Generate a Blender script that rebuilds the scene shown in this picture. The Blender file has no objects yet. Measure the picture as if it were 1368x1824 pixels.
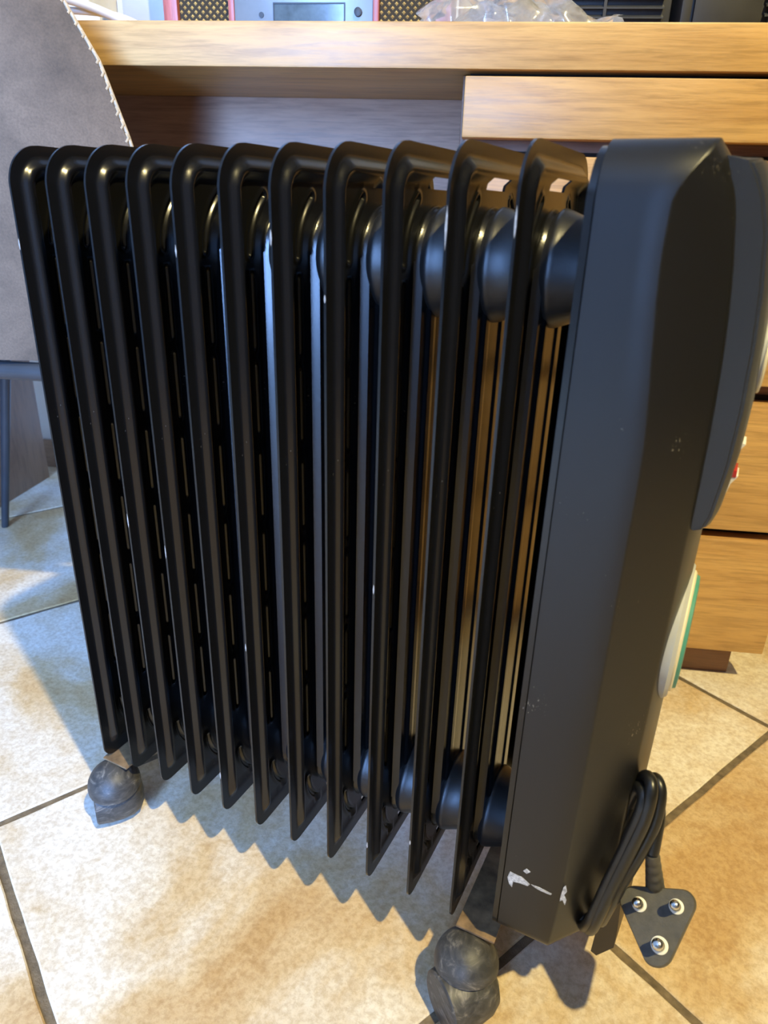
import bpy, bmesh, math, random
from mathutils import Vector, Matrix
from math import sin, cos, pi, radians, sqrt, hypot, exp

random.seed(7)
scene = bpy.context.scene
col = scene.collection

# ------------------------------------------------------------------ camera
cam_d = bpy.data.cameras.new('camera')
cam = bpy.data.objects.new('camera', cam_d); col.objects.link(cam)
CAM = Vector((0.5204, -0.3943, 0.6310))
ROT = (Matrix.Rotation(radians(26.197), 3, 'Z') @ Matrix.Rotation(radians(66.605), 3, 'X')
       @ Matrix.Rotation(radians(1.7488), 3, 'Z'))
cam.matrix_world = Matrix.Translation(CAM) @ ROT.to_4x4()
FPX = 1242.57
cam_d.sensor_width = 36.0
cam_d.lens = FPX / 1824.0 * 36.0
cam_d.clip_start = 0.02
cam_d.dof.use_dof = True
cam_d.dof.focus_distance = 0.68
cam_d.dof.aperture_fstop = 9.0
scene.camera = cam

# ------------------------------------------------------------------ light
world = bpy.data.worlds.new('world'); scene.world = world
world.use_nodes = True
bg = world.node_tree.nodes['Background']
bg.inputs[0].default_value = (0.45, 0.66, 1.0, 1.0)
bg.inputs[1].default_value = 0.35

DESK_ANG = radians(20.0)
P0 = Vector((0.538, 0.609, 0.0))            # foot of the desk pedestal
EU = Vector((cos(DESK_ANG), sin(DESK_ANG), 0)); EW = Vector((-sin(DESK_ANG), cos(DESK_ANG), 0))
def room(u, w, z=0.0):                       # room axes (along / away from the desk) to world
    return P0 + EU * u + EW * w + Vector((0, 0, z))

# daylight through the glazed opening behind the photographer
WIN_U0, WIN_U1, WIN_Z0, WIN_Z1, WIN_W = -1.20, -0.30, 0.10, 2.35, -3.4
day = bpy.data.lights.new('daylight', 'AREA')
day.shape = 'RECTANGLE'; day.size = WIN_U1 - WIN_U0; day.size_y = WIN_Z1 - WIN_Z0
day.color = (0.24, 0.46, 1.0); day.energy = 750.0
dayo = bpy.data.objects.new('daylight', day); col.objects.link(dayo)
dayo.matrix_world = Matrix.Translation(room((WIN_U0 + WIN_U1) / 2, WIN_W - 0.06, (WIN_Z0 + WIN_Z1) / 2)) @ \
    Matrix.Rotation(DESK_ANG, 4, 'Z') @ Matrix.Rotation(radians(90), 4, 'X')

scene.view_settings.view_transform = 'Standard'
scene.view_settings.look = 'None'
scene.view_settings.gamma = 1.0
scene.view_settings.use_curve_mapping = False
scene.view_settings.exposure = -0.12
LAMP_POS = Vector((1.40, -0.62, 2.52))
LAMP_POWER = 400.0

# ------------------------------------------------------------------ helpers
def tag(o, label=None, cat=None, group=None, kind=None):
    if label: o['label'] = label
    if cat: o['category'] = cat
    if group: o['group'] = group
    if kind: o['kind'] = kind
    return o

def empty(name, loc=(0, 0, 0), rz=0.0, parent=None):
    o = bpy.data.objects.new(name, None); col.objects.link(o)
    o.empty_display_size = 0.05
    o.location = loc; o.rotation_euler = (0, 0, rz)
    if parent: o.parent = parent
    return o

def link(name, me, mat, parent=None, loc=None):
    o = bpy.data.objects.new(name, me); col.objects.link(o)
    if mat and not me.materials: me.materials.append(mat)
    if parent: o.parent = parent
    if loc is not None: o.location = loc
    return o

def finish(bm, name, smooth=None):
    me = bpy.data.meshes.new(name)
    bmesh.ops.recalc_face_normals(bm, faces=bm.faces)
    bm.to_mesh(me); bm.free()
    if smooth is not None:
        for p in me.polygons: p.use_smooth = True
        me.set_sharp_from_angle(angle=radians(smooth))
    return me

def bm_box(bm, x0, x1, y0, y1, z0, z1, bev=0.0, seg=2):
    r = bmesh.ops.create_cube(bm, size=1.0)
    vs = r['verts']
    for v in vs:
        v.co = Vector((x0 + (v.co.x + .5) * (x1 - x0), y0 + (v.co.y + .5) * (y1 - y0), z0 + (v.co.z + .5) * (z1 - z0)))
    if bev > 0:
        es = list({e for v in vs for e in v.link_edges})
        bmesh.ops.bevel(bm, geom=es, offset=bev, segments=seg, affect='EDGES', profile=0.6)
    return bm

def box(name, mat, parent, x0, x1, y0, y1, z0, z1, bev=0.0, seg=2):
    bm = bmesh.new(); bm_box(bm, x0, x1, y0, y1, z0, z1, bev, seg)
    return link(name, finish(bm, name, 40 if bev else None), mat, parent)

def bm_tube(bm, pts, rad, seg=14, closed=False, caps=True):
    pts = [Vector(p) for p in pts]; n = len(pts)
    rr = rad if isinstance(rad, (list, tuple)) else [rad] * n
    rings = []; up = None
    for i, p in enumerate(pts):
        if closed: t = pts[(i + 1) % n] - pts[i - 1]
        else: t = pts[min(i + 1, n - 1)] - pts[max(i - 1, 0)]
        t.normalize()
        if up is None:
            a = Vector((0, 0, 1)) if abs(t.z) < .9 else Vector((1, 0, 0))
            up = (a - t * a.dot(t)).normalized()
        else:
            up = (up - t * up.dot(t)).normalized()
        s = t.cross(up)
        rings.append([bm.verts.new(p + (up * cos(2 * pi * k / seg) + s * sin(2 * pi * k / seg)) * rr[i]) for k in range(seg)])
    m = n if closed else n - 1
    for i in range(m):
        a, b = rings[i], rings[(i + 1) % n]
        off = 0
        if closed and i == n - 1:
            off = min(range(seg), key=lambda k: (b[k].co - a[0].co).length)
        for k in range(seg):
            bm.faces.new((a[k], a[(k + 1) % seg], b[(k + 1 + off) % seg], b[(k + off) % seg]))
    if caps and not closed:
        bm.faces.new(rings[0]); bm.faces.new(list(reversed(rings[-1])))
    return bm

def tube(name, mat, parent, pts, rad, seg=14, closed=False):
    bm = bmesh.new(); bm_tube(bm, pts, rad, seg, closed)
    return link(name, finish(bm, name, 50), mat, parent)

def bm_lathe(bm, prof, M=Matrix.Identity(4), seg=32):
    """prof: list of (axial, radius) revolved about local X, placed by M."""
    rings = []
    for a, r in prof:
        if r < 1e-6: rings.append([bm.verts.new(M @ Vector((a, 0, 0)))])
        else: rings.append([bm.verts.new(M @ Vector((a, r * cos(2 * pi * k / seg), r * sin(2 * pi * k / seg)))) for k in range(seg)])
    for a, b in zip(rings, rings[1:]):
        if len(a) == 1 and len(b) == 1: continue
        for k in range(seg):
            k2 = (k + 1) % seg
            if len(a) == 1: bm.faces.new((a[0], b[k], b[k2]))
            elif len(b) == 1: bm.faces.new((a[k], b[0], a[k2]))
            else: bm.faces.new((a[k], b[k], b[k2], a[k2]))
    return bm

def lathe(name, mat, parent, prof, M=Matrix.Identity(4), seg=32, sharp=40):
    bm = bmesh.new(); bm_lathe(bm, prof, M, seg)
    return link(name, finish(bm, name, sharp), mat, parent)

def bm_extrude_poly(bm, pts, d):
    """closed polygon pts (Vectors) extruded by Vector d."""
    a = [bm.verts.new(p) for p in pts]; b = [bm.verts.new(Vector(p) + d) for p in pts]
    bm.faces.new(a); bm.faces.new(list(reversed(b)))
    n = len(pts)
    for i in range(n):
        bm.faces.new((a[i], b[i], b[(i + 1) % n], a[(i + 1) % n]))
    return bm

def sstep(a, b, x):
    t = max(0.0, min(1.0, (x - a) / (b - a))); return t * t * (3 - 2 * t)

def frame_matrix(org, ax, ay):
    ax = Vector(ax).normalized(); az = ax.cross(Vector(ay)).normalized(); ay = az.cross(ax)
    M = Matrix((ax, ay, az)).transposed().to_4x4(); M.translation = Vector(org); return M

# ------------------------------------------------------------------ materials
def new_mat(name):
    m = bpy.data.materials.new(name); m.use_nodes = True
    return m, m.node_tree.nodes, m.node_tree.links, m.node_tree.nodes['Principled BSDF']

def ramp(N, stops):
    r = N.new('ShaderNodeValToRGB'); el = r.color_ramp.elements
    while len(el) < len(stops): el.new(0.5)
    for e, (p, c) in zip(el, stops):
        e.position = p; e.color = (*c, 1) if len(c) == 3 else c
    return r

def noise(N, L, vec, scale, detail=4, rough=0.55, dist=0.0):
    n = N.new('ShaderNodeTexNoise'); n.inputs['Scale'].default_value = scale
    n.inputs['Detail'].default_value = detail; n.inputs['Roughness'].default_value = rough
    n.inputs['Distortion'].default_value = dist
    L.new(vec, n.inputs['Vector']); return n

def mapping(N, L, src, scale=(1, 1, 1), rot=(0, 0, 0), loc=(0, 0, 0)):
    m = N.new('ShaderNodeMapping'); m.inputs['Scale'].default_value = scale
    m.inputs['Rotation'].default_value = rot; m.inputs['Location'].default_value = loc
    L.new(src, m.inputs['Vector']); return m.outputs[0]

def bump(N, L, height, strength, dist, bsdf):
    b = N.new('ShaderNodeBump'); b.inputs['Strength'].default_value = strength
    b.inputs['Distance'].default_value = dist
    L.new(height, b.inputs['Height']); L.new(b.outputs[0], bsdf.inputs['Normal']); return b

def mix(N, L, fac, a, b, mode='MIX'):
    m = N.new('ShaderNodeMix'); m.data_type = 'RGBA'; m.blend_type = mode
    for s, v in ((0, fac), (6, a), (7, b)):
        if hasattr(v, 'is_linked') or hasattr(v, 'links'): L.new(v, m.inputs[s])
        else: m.inputs[s].default_value = v if s == 0 else (*v, 1)
    return m.outputs[2]

def simple(name, base, rough=0.5, metal=0.0, var=0.12, scale=30, bstr=0.0, bscale=200, spec=0.5, coat=0.0):
    m, N, L, B = new_mat(name)
    tc = N.new('ShaderNodeTexCoord').outputs['Object']
    n = noise(N, L, tc, scale, 5)
    lo = tuple(max(0, c * (1 - var)) for c in base); hi = tuple(min(1, c * (1 + var)) for c in base)
    r = ramp(N, [(0.3, lo), (0.7, hi)]); L.new(n.outputs[0], r.inputs[0])
    L.new(r.outputs[0], B.inputs['Base Color'])
    rr = N.new('ShaderNodeMapRange'); rr.inputs[3].default_value = rough * 0.9; rr.inputs[4].default_value = min(1, rough * 1.12)
    L.new(n.outputs[0], rr.inputs[0]); L.new(rr.outputs[0], B.inputs['Roughness'])
    B.inputs['Metallic'].default_value = metal
    B.inputs['Specular IOR Level'].default_value = spec
    B.inputs['Coat Weight'].default_value = coat
    if bstr > 0:
        n2 = noise(N, L, tc, bscale, 3); bump(N, L, n2.outputs[0], bstr, 0.001, B)
    return m

def wood(name, light, dark, rough=0.38, scale=1.0, seed=0.0, vertical=False):
    m, N, L, B = new_mat(name)
    tc = N.new('ShaderNodeTexCoord').outputs['Object']
    oi = N.new('ShaderNodeObjectInfo')
    add = N.new('ShaderNodeVectorMath'); add.operation = 'ADD'
    cmb = N.new('ShaderNodeCombineXYZ')
    mul = N.new('ShaderNodeMath'); mul.operation = 'MULTIPLY'; mul.inputs[1].default_value = 7.3
    L.new(oi.outputs['Random'], mul.inputs[0]); L.new(mul.outputs[0], cmb.inputs[0]); L.new(mul.outputs[0], cmb.inputs[2])
    L.new(tc, add.inputs[0]); L.new(cmb.outputs[0], add.inputs[1])
    sc = (1.6, 9, 14) if not vertical else (14, 9, 1.6)
    v = mapping(N, L, add.outputs[0], tuple(s * scale for s in sc), loc=(seed, seed * 2, seed))
    broad = noise(N, L, v, 1.3, 5, 0.6, 1.4)
    sc2 = (14, 90, 230) if not vertical else (230, 90, 14)
    v2 = mapping(N, L, add.outputs[0], tuple(s * scale for s in sc2))
    fine = noise(N, L, v2, 1.0, 4, 0.65, 0.3)
    r1 = ramp(N, [(0.28, dark), (0.48, tuple((a * .35 + b * .65) for a, b in zip(dark, light))), (0.62, light), (0.82, tuple(min(1, c * 1.12) for c in light))])
    L.new(broad.outputs[0], r1.inputs[0])
    r2 = ramp(N, [(0.36, tuple(c * .45 for c in light)), (0.50, tuple(c * .9 for c in light)), (0.6, tuple(min(1, c * 1.1) for c in light))])
    L.new(fine.outputs[0], r2.inputs[0])
    c = mix(N, L, 0.38, r1.outputs[0], r2.outputs[0], 'MIX')
    L.new(c, B.inputs['Base Color'])
    rr = N.new('ShaderNodeMapRange'); rr.inputs[3].default_value = rough * .8; rr.inputs[4].default_value = rough * 1.3
    L.new(fine.outputs[0], rr.inputs[0]); L.new(rr.outputs[0], B.inputs['Roughness'])
    bump(N, L, fine.outputs[0], 0.18, 0.001, B)
    return m

def tile_material():
    m, N, L, B = new_mat('stone_tile')
    geo = N.new('ShaderNodeNewGeometry').outputs['Position']
    oi = N.new('ShaderNodeObjectInfo')
    cmb = N.new('ShaderNodeCombineXYZ')
    mul = N.new('ShaderNodeMath'); mul.operation = 'MULTIPLY'; mul.inputs[1].default_value = 11.0
    L.new(oi.outputs['Random'], mul.inputs[0])
    for k in range(3): L.new(mul.outputs[0], cmb.inputs[k])
    add = N.new('ShaderNodeVectorMath'); L.new(geo, add.inputs[0]); L.new(cmb.outputs[0], add.inputs[1])
    v = add.outputs[0]
    n1 = noise(N, L, v, 3.7, 7, 0.60, 0.4)
    r1 = ramp(N, [(0.36, (0.56, 0.37, 0.17)), (0.45, (0.66, 0.50, 0.29)), (0.515, (0.745, 0.645, 0.49)), (0.60, (0.82, 0.765, 0.66))])
    L.new(n1.outputs[0], r1.inputs[0])
    n2 = noise(N, L, v, 170.0, 6, 0.7, 0.2)
    r2 = ramp(N, [(0.38, (0.72, 0.65, 0.56)), (0.58, (1, 1, 1))])
    L.new(n2.outputs[0], r2.inputs[0])
    n4 = noise(N, L, v, 38.0, 5, 0.65, 0.8)
    r4 = ramp(N, [(0.35, (0.86, 0.80, 0.72)), (0.6, (1, 1, 1))])
    L.new(n4.outputs[0], r4.inputs[0])
    c = mix(N, L, 0.75, r1.outputs[0], r2.outputs[0], 'MULTIPLY')
    c = mix(N, L, 0.7, c, r4.outputs[0], 'MULTIPLY')
    L.new(c, B.inputs['Base Color'])
    rr = N.new('ShaderNodeMapRange'); rr.inputs[3].default_value = 0.36; rr.inputs[4].default_value = 0.6
    L.new(n4.outputs[0], rr.inputs[0]); L.new(rr.outputs[0], B.inputs['Roughness'])
    B.inputs['Specular IOR Level'].default_value = 0.4
    s = N.new('ShaderNodeMath'); s.operation = 'ADD'
    L.new(n4.outputs[0], s.inputs[0]); L.new(n2.outputs[0], s.inputs[1])
    bump(N, L, s.outputs[0], 0.35, 0.0012, B)
    return m

def worn_plastic():
    m, N, L, B = new_mat('worn_caster_plastic')
    tc = N.new('ShaderNodeTexCoord').outputs['Object']
    v = mapping(N, L, tc, (40, 40, 90), (0.5, 0.4, 0.2))
    n = noise(N, L, v, 1.0, 6, 0.65, 2.0)
    r = ramp(N, [(0.38, (0.030, 0.029, 0.027)), (0.56, (0.060, 0.056, 0.050)), (0.66, (0.15, 0.135, 0.112)), (0.76, (0.30, 0.25, 0.19))])
    L.new(n.outputs[0], r.inputs[0]); L.new(r.outputs[0], B.inputs['Base Color'])
    B.inputs['Roughness'].default_value = 0.5
    bump(N, L, n.outputs[0], 0.3, 0.001, B)
    return m

def scratched_black(name, base, rough, spec, amount=0.62):
    m, N, L, B = new_mat(name)
    tc = N.new('ShaderNodeTexCoord').outputs['Object']
    sp = noise(N, L, mapping(N, L, tc, (900, 900, 420)), 1.0, 2, 0.5, 0.5)
    cl = noise(N, L, tc, 22.0, 4, 0.6)
    mm = N.new('ShaderNodeMath'); mm.operation = 'MULTIPLY'
    L.new(sp.outputs[0], mm.inputs[0]); L.new(cl.outputs[0], mm.inputs[1])
    r = ramp(N, [(amount * .7, base), (amount * .7 + .03, (0.16, 0.145, 0.12))])
    L.new(mm.outputs[0], r.inputs[0]); L.new(r.outputs[0], B.inputs['Base Color'])
    rr = N.new('ShaderNodeMapRange'); rr.inputs[3].default_value = rough * .9; rr.inputs[4].default_value = rough * 1.15
    L.new(cl.outputs[0], rr.inputs[0]); L.new(rr.outputs[0], B.inputs['Roughness'])
    B.inputs['Specular IOR Level'].default_value = spec
    fb = noise(N, L, tc, 1400.0, 2)
    bump(N, L, fb.outputs[0], 0.05, 0.0004, B)
    return m

def suede():
    m, N, L, B = new_mat('grey_suede')
    tc = N.new('ShaderNodeTexCoord').outputs['Object']
    a = noise(N, L, tc, 9.0, 6, 0.65, 0.4); b = noise(N, L, tc, 420.0, 3, 0.6)
    r = ramp(N, [(0.34, (0.072, 0.048, 0.030)), (0.64, (0.150, 0.102, 0.066))]); L.new(a.outputs[0], r.inputs[0])
    r2 = ramp(N, [(0.3, (0.7, 0.7, 0.7)), (0.62, (1, 1, 1))]); L.new(b.outputs[0], r2.inputs[0])
    c = mix(N, L, 0.8, r.outputs[0], r2.outputs[0], 'MULTIPLY'); L.new(c, B.inputs['Base Color'])
    B.inputs['Roughness'].default_value = 0.82
    B.inputs['Sheen Weight'].default_value = 0.25
    bump(N, L, b.outputs[0], 0.4, 0.0008, B)
    return m

def weave():
    m, N, L, B = new_mat('speaker_cloth')
    tc = N.new('ShaderNodeTexCoord').outputs['Object']
    n = noise(N, L, tc, 60, 3)
    r = ramp(N, [(0.3, (0.30, 0.19, 0.055)), (0.7, (0.56, 0.39, 0.13))]); L.new(n.outputs[0], r.inputs[0])
    L.new(r.outputs[0], B.inputs['Base Color']); B.inputs['Roughness'].default_value = 0.7
    return m

def clear_plastic():
    m, N, L, B = new_mat('clear_plastic_film')
    tc = N.new('ShaderNodeTexCoord').outputs['Object']
    n = noise(N, L, tc, 70, 5, .7, 2.5)
    out = N['Material Output']
    tr = N.new('ShaderNodeBsdfTransparent'); tr.inputs[0].default_value = (0.93, 0.93, 0.93, 1)
    gl = N.new('ShaderNodeBsdfGlossy'); gl.inputs['Roughness'].default_value = 0.16; gl.inputs[0].default_value = (0.9, 0.9, 0.9, 1)
    df = N.new('ShaderNodeBsdfDiffuse'); df.inputs[0].default_value = (0.75, 0.72, 0.68, 1)
    m1 = N.new('ShaderNodeMixShader'); m2 = N.new('ShaderNodeMixShader')
    mr = N.new('ShaderNodeMapRange'); mr.inputs[3].default_value = 0.05; mr.inputs[4].default_value = 0.45
    L.new(n.outputs[0], mr.inputs[0]); L.new(mr.outputs[0], m1.inputs[0])
    L.new(tr.outputs[0], m1.inputs[1]); L.new(df.outputs[0], m1.inputs[2])
    fr = N.new('ShaderNodeFresnel'); fr.inputs[0].default_value = 1.6
    L.new(fr.outputs[0], m2.inputs[0]); L.new(m1.outputs[0], m2.inputs[1]); L.new(gl.outputs[0], m2.inputs[2])
    L.new(m2.outputs[0], out.inputs['Surface'])
    N.remove(B)
    return m

M = {}
M['fin'] = scratched_black('gloss_black_enamel', (0.0045, 0.0045, 0.0048), 0.235, 0.48, 0.66)
M['header'] = simple('satin_black_header', (0.010, 0.0098, 0.0095), 0.36, var=.2, scale=120, bstr=.08, bscale=900)
M['box'] = scratched_black('satin_black_casing', (0.0085, 0.0083, 0.0085), 0.36, 0.45, 0.62)
M['module'] = scratched_black('control_panel_plastic', (0.020, 0.021, 0.024), 0.42, 0.5, 0.68)
M['edge'] = simple('dark_edge_strip', (0.016, 0.014, 0.012), 0.4)
M['plastic_worn'] = worn_plastic()
M['rubber'] = simple('black_rubber_cord', (0.010, 0.0098, 0.0095), 0.34, var=.15, scale=60)
M['plug'] = simple('black_plug_plastic', (0.072, 0.067, 0.058), 0.55, var=.2, scale=160, bstr=.2, bscale=700)
M['chrome'] = simple('nickel_pin', (0.62, 0.60, 0.55), 0.22, metal=1.0, var=.05)
M['collar'] = simple('pale_pin_collar', (0.75, 0.74, 0.68), 0.5, var=.05)
M['rust'] = simple('rusty_bracket', (0.20, 0.125, 0.060), 0.65, metal=0.2, var=.5, scale=70, bstr=.3, bscale=300)
M['bracket'] = simple('dark_bracket_steel', (0.055, 0.042, 0.028), 0.45, var=.2)
M['grey_plastic'] = simple('light_grey_plastic', (0.42, 0.43, 0.43), 0.45, var=.06)
M['cream_plastic'] = simple('cream_plastic', (0.72, 0.66, 0.50), 0.5, var=.05)
M['green'] = simple('green_print', (0.06, 0.26, 0.20), 0.5, var=.1)
M['red'] = simple('red_rocker', (0.42, 0.02, 0.015), 0.35, var=.1)
M['white_plastic'] = simple('white_plastic', (0.78, 0.77, 0.74), 0.4, var=.04)
M['scuff'] = simple('white_scuff', (0.50, 0.49, 0.47), 0.8, var=.5, scale=500)
M['chip'] = simple('bare_metal_chip', (0.42, 0.40, 0.37), 0.45, metal=.3, var=.3, scale=400)
M['wood'] = wood('varnished_wood', (0.58, 0.345, 0.125), (0.33, 0.16, 0.046))
M['wood_dark'] = wood('stained_rail_wood', (0.30, 0.155, 0.085), (0.17, 0.08, 0.045), rough=.5)
M['wood_panel'] = wood('panel_wood', (0.58, 0.36, 0.24), (0.34, 0.19, 0.12), rough=.45)
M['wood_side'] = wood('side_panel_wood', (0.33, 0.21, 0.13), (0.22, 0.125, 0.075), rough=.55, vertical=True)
M['gap_shade'] = simple('drawer_gap_shade', (0.010, 0.008, 0.006), 0.9)  # near-black colour for the painted shadow gaps between drawers
M['tile'] = tile_material()
M['grout'] = simple('brown_grout', (0.155, 0.115, 0.068), 0.95, var=.35, scale=90, bstr=.7, bscale=500)
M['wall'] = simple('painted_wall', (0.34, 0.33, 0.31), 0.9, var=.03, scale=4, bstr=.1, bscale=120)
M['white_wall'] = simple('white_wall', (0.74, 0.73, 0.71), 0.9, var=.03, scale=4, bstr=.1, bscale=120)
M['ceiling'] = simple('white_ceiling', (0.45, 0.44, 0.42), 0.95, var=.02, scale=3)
M['suede'] = suede()
M['piping'] = simple('tan_piping', (0.42, 0.33, 0.22), 0.7, var=.2, scale=200)
M['chair_metal'] = simple('black_chair_tube', (0.030, 0.033, 0.038), 0.33, var=.1)
M['red_wood'] = wood('red_stained_wood', (0.46, 0.13, 0.10), (0.30, 0.07, 0.06), scale=1.5, vertical=True)
M['weave'] = weave()
M['weave_dark'] = simple('cloth_backing', (0.03, 0.022, 0.012), 0.9)
M['silver'] = simple('brushed_silver_face', (0.20, 0.22, 0.23), 0.35, metal=.3, var=.1, scale=25)
M['display'] = simple('display_glass', (0.07, 0.10, 0.12), 0.12, var=.3, scale=60)
M['dark_plastic'] = simple('black_device_plastic', (0.020, 0.019, 0.018), 0.45, var=.2)
M['louvre'] = simple('black_louvre', (0.045, 0.047, 0.05), 0.3, var=.1)
M['film'] = clear_plastic()
M['cable_white'] = simple('white_cable', (0.66, 0.62, 0.55), 0.45, var=.05)
M['card'] = simple('tan_cardboard', (0.50, 0.38, 0.22), 0.8, var=.1)
M['paper'] = simple('pale_paper', (0.78, 0.74, 0.68), 0.8, var=.04)
M['blue_item'] = simple('slate_blue_plastic', (0.10, 0.15, 0.22), 0.5, var=.1)
M['putty'] = simple('putty_plastic', (0.44, 0.43, 0.38), 0.6, var=.06)
M['alu'] = simple('lamp_rim', (0.75, 0.75, 0.73), 0.4, var=.03)

# ------------------------------------------------------------------ setting
U0, U1, W0, W1, CEIL = -3.0, 3.3, -3.4, 0.66, 2.62
def room_obj(name, u0, u1, w0, w1, z0, z1, mat, parent=None):
    bm = bmesh.new(); bm_box(bm, u0, u1, w0, w1, z0, z1)
    o = link(name, finish(bm, name), mat)
    o.location = P0; o.rotation_euler = (0, 0, DESK_ANG)
    return tag(o, kind='structure')

floor = room_obj('floor', U0, U1, W0, W1, -0.06, -0.0018, M['grout'])
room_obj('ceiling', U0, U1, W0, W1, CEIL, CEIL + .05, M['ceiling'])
room_obj('wall_back', U0, U1, W1, W1 + .08, 0, CEIL, M['white_wall'])
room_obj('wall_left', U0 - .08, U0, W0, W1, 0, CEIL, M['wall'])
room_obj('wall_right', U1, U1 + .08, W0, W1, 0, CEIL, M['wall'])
bm = bmesh.new()                                   # wall behind the photographer, with the glazed opening
for a in ((U0, WIN_U0, 0, CEIL), (WIN_U1, U1, 0, CEIL), (WIN_U0, WIN_U1, WIN_Z1, CEIL), (WIN_U0, WIN_U1, 0, WIN_Z0)):
    bm_box(bm, a[0], a[1], W0 - .08, W0, a[2], a[3])
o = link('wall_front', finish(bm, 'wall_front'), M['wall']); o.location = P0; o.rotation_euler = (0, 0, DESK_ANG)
tag(o, kind='structure')
room_obj('added_shade_wall', -.667, U1, -1.98, -1.90, 0, CEIL, M['wall'])  # unseen partition, added to keep the daylight off the right side
wf = empty('window_1', room((WIN_U0 + WIN_U1) / 2, W0 + .01, WIN_Z0), DESK_ANG); tag(wf, kind='structure')
hw = (WIN_U1 - WIN_U0) / 2; hh = WIN_Z1 - WIN_Z0
for (a, b, c_, d) in ((-hw, -hw + .05, 0, hh), (hw - .05, hw, 0, hh), (-hw, hw, 0, .05), (-hw, hw, hh - .05, hh), (-.025, .025, 0, hh)):
    box('window_frame', M['white_plastic'], wf, a, b, -.03, .01, c_, d, .004)
box('baseboard_back', M['wood_side'], None, 0, 1, 0, 1, 0, 1)
bb = col.objects['baseboard_back']; bb.location = room(U0, W1 - .012, 0); bb.rotation_euler = (0, 0, DESK_ANG)
bb.scale = (U1 - U0, .012, .07); tag(bb, kind='structure')

# floor tiles: one object each, laid diagonally to the room
TA = radians(64.6); TP = 0.438; TS = 0.430
d1 = Vector((cos(TA), sin(TA), 0)); d2 = Vector((sin(TA), -cos(TA), 0))     # d2: normal of first line family
def tile_mesh(k):
    rnd = random.Random(k)
    bm = bmesh.new()
    n = 14; ring = []
    for s in range(4):
        for i in range(n):
            t = -1 + 2 * i / n
            jit = rnd.uniform(-.0007, .0009)
            h = TS / 2 - jit
            x, y = [(t * TS / 2, -h), (h, t * TS / 2), (-t * TS / 2, h), (-h, -t * TS / 2)][s]
            if i == 0:
                x, y = [(-TS / 2, -TS / 2), (TS / 2, -TS / 2), (TS / 2, TS / 2), (-TS / 2, TS / 2)][s]
            ring.append((x, y))
    def mk(f, z): return [bm.verts.new((x * f, y * f, z)) for x, y in ring]
    A = mk(1, -.0025); B_ = mk(1, -.0010); C_ = mk(1 - .0030 / TS, 0.0)
    m = len(ring)
    for P_, Q in ((A, B_), (B_, C_)):
        for i in range(m): bm.faces.new((P_[i], P_[(i + 1) % m], Q[(i + 1) % m], Q[i]))
    bm.faces.new(C_)
    me = finish(bm, 'tile'); me.materials.append(M['tile']); return me
tile_meshes = [tile_mesh(k) for k in range(4)]
finv = (Matrix.Translation(P0) @ Matrix.Rotation(DESK_ANG, 4, 'Z')).inverted()
cnt = 0
cands = []
for i in range(-14, 15):
    for j in range(-14, 15):
        c_ = d2 * (-0.0585 + TP * (i + .5)) + d1 * (-0.116 + TP * (j + .5))
        q = finv @ c_
        if U0 - .15 < q.x < U1 + .15 and W0 - .15 < q.y < W1 + .15:
            if U0 + .3 < q.x < U1 - .3 and W0 + .3 < q.y < W1 - .02 or q.y > W1 - .2 and U0 + .3 < q.x < U1 - .3:
                cands.append((i, j, c_))
for i, j, c_ in cands:
    o = bpy.data.objects.new('tile', tile_meshes[(i * 3 + j) % 4]); col.objects.link(o)
    o.parent = floor
    o.matrix_parent_inverse = finv
    o.location = c_; o.rotation_euler = (0, 0, TA - pi / 2 + (pi / 2) * ((i + 2 * j) % 4))

# ------------------------------------------------------------------ the lamp overhead
lamp = empty('ceiling_downlight', (LAMP_POS.x, LAMP_POS.y, CEIL))
tag(lamp, 'small round ceiling downlight above the heater and desk', 'lamp')
Mz = Matrix.Rotation(radians(90), 4, 'Y')       # local X -> -Z
lathe('rim', M['alu'], lamp, [(0, .02), (0.0, .06), (.012, .06), (.014, .05), (.004, .045), (.004, .02)], Mz)
lathe('bulb', M['white_plastic'], lamp, [(0.002, 0.0), (.002, .018), (.03, .026), (.05, .022), (.058, 0)], Mz)
ld = bpy.data.lights.new('lamp_light', 'SPOT'); ld.energy = LAMP_POWER; ld.spot_size = radians(82); ld.spot_blend = 0.45; ld.color = (1.0, 0.83, 0.40); ld.shadow_soft_size = 0.03
lo = bpy.data.objects.new('lamp_light', ld); col.objects.link(lo); lo.parent = lamp; lo.location = LAMP_POS - Vector((LAMP_POS.x, LAMP_POS.y, CEIL)) - Vector((0, 0, .02))
lo.rotation_euler = (Vector((.38, .22, 0)) - LAMP_POS).to_track_quat('-Z', 'Y').to_euler()

# ------------------------------------------------------------------ desk
desk = empty('desk', P0, DESK_ANG)
tag(desk, 'long varnished wooden desk with thick top and drawer pedestal', 'desk')
DT, DB = 0.819, 0.775
DL, DR = -1.40, 0.125
box('desktop', M['wood'], desk, DL, DR, -.04, .62, DB, DT, .0022)
box('side_panel', M['wood_side'], desk, -1.40, -1.361, 0.0, .578, 0.0, DB, .002)
box('modesty_panel', M['wood_panel'], desk, -1.361, -.39, .19, .21, .545, DB, .001)
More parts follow.
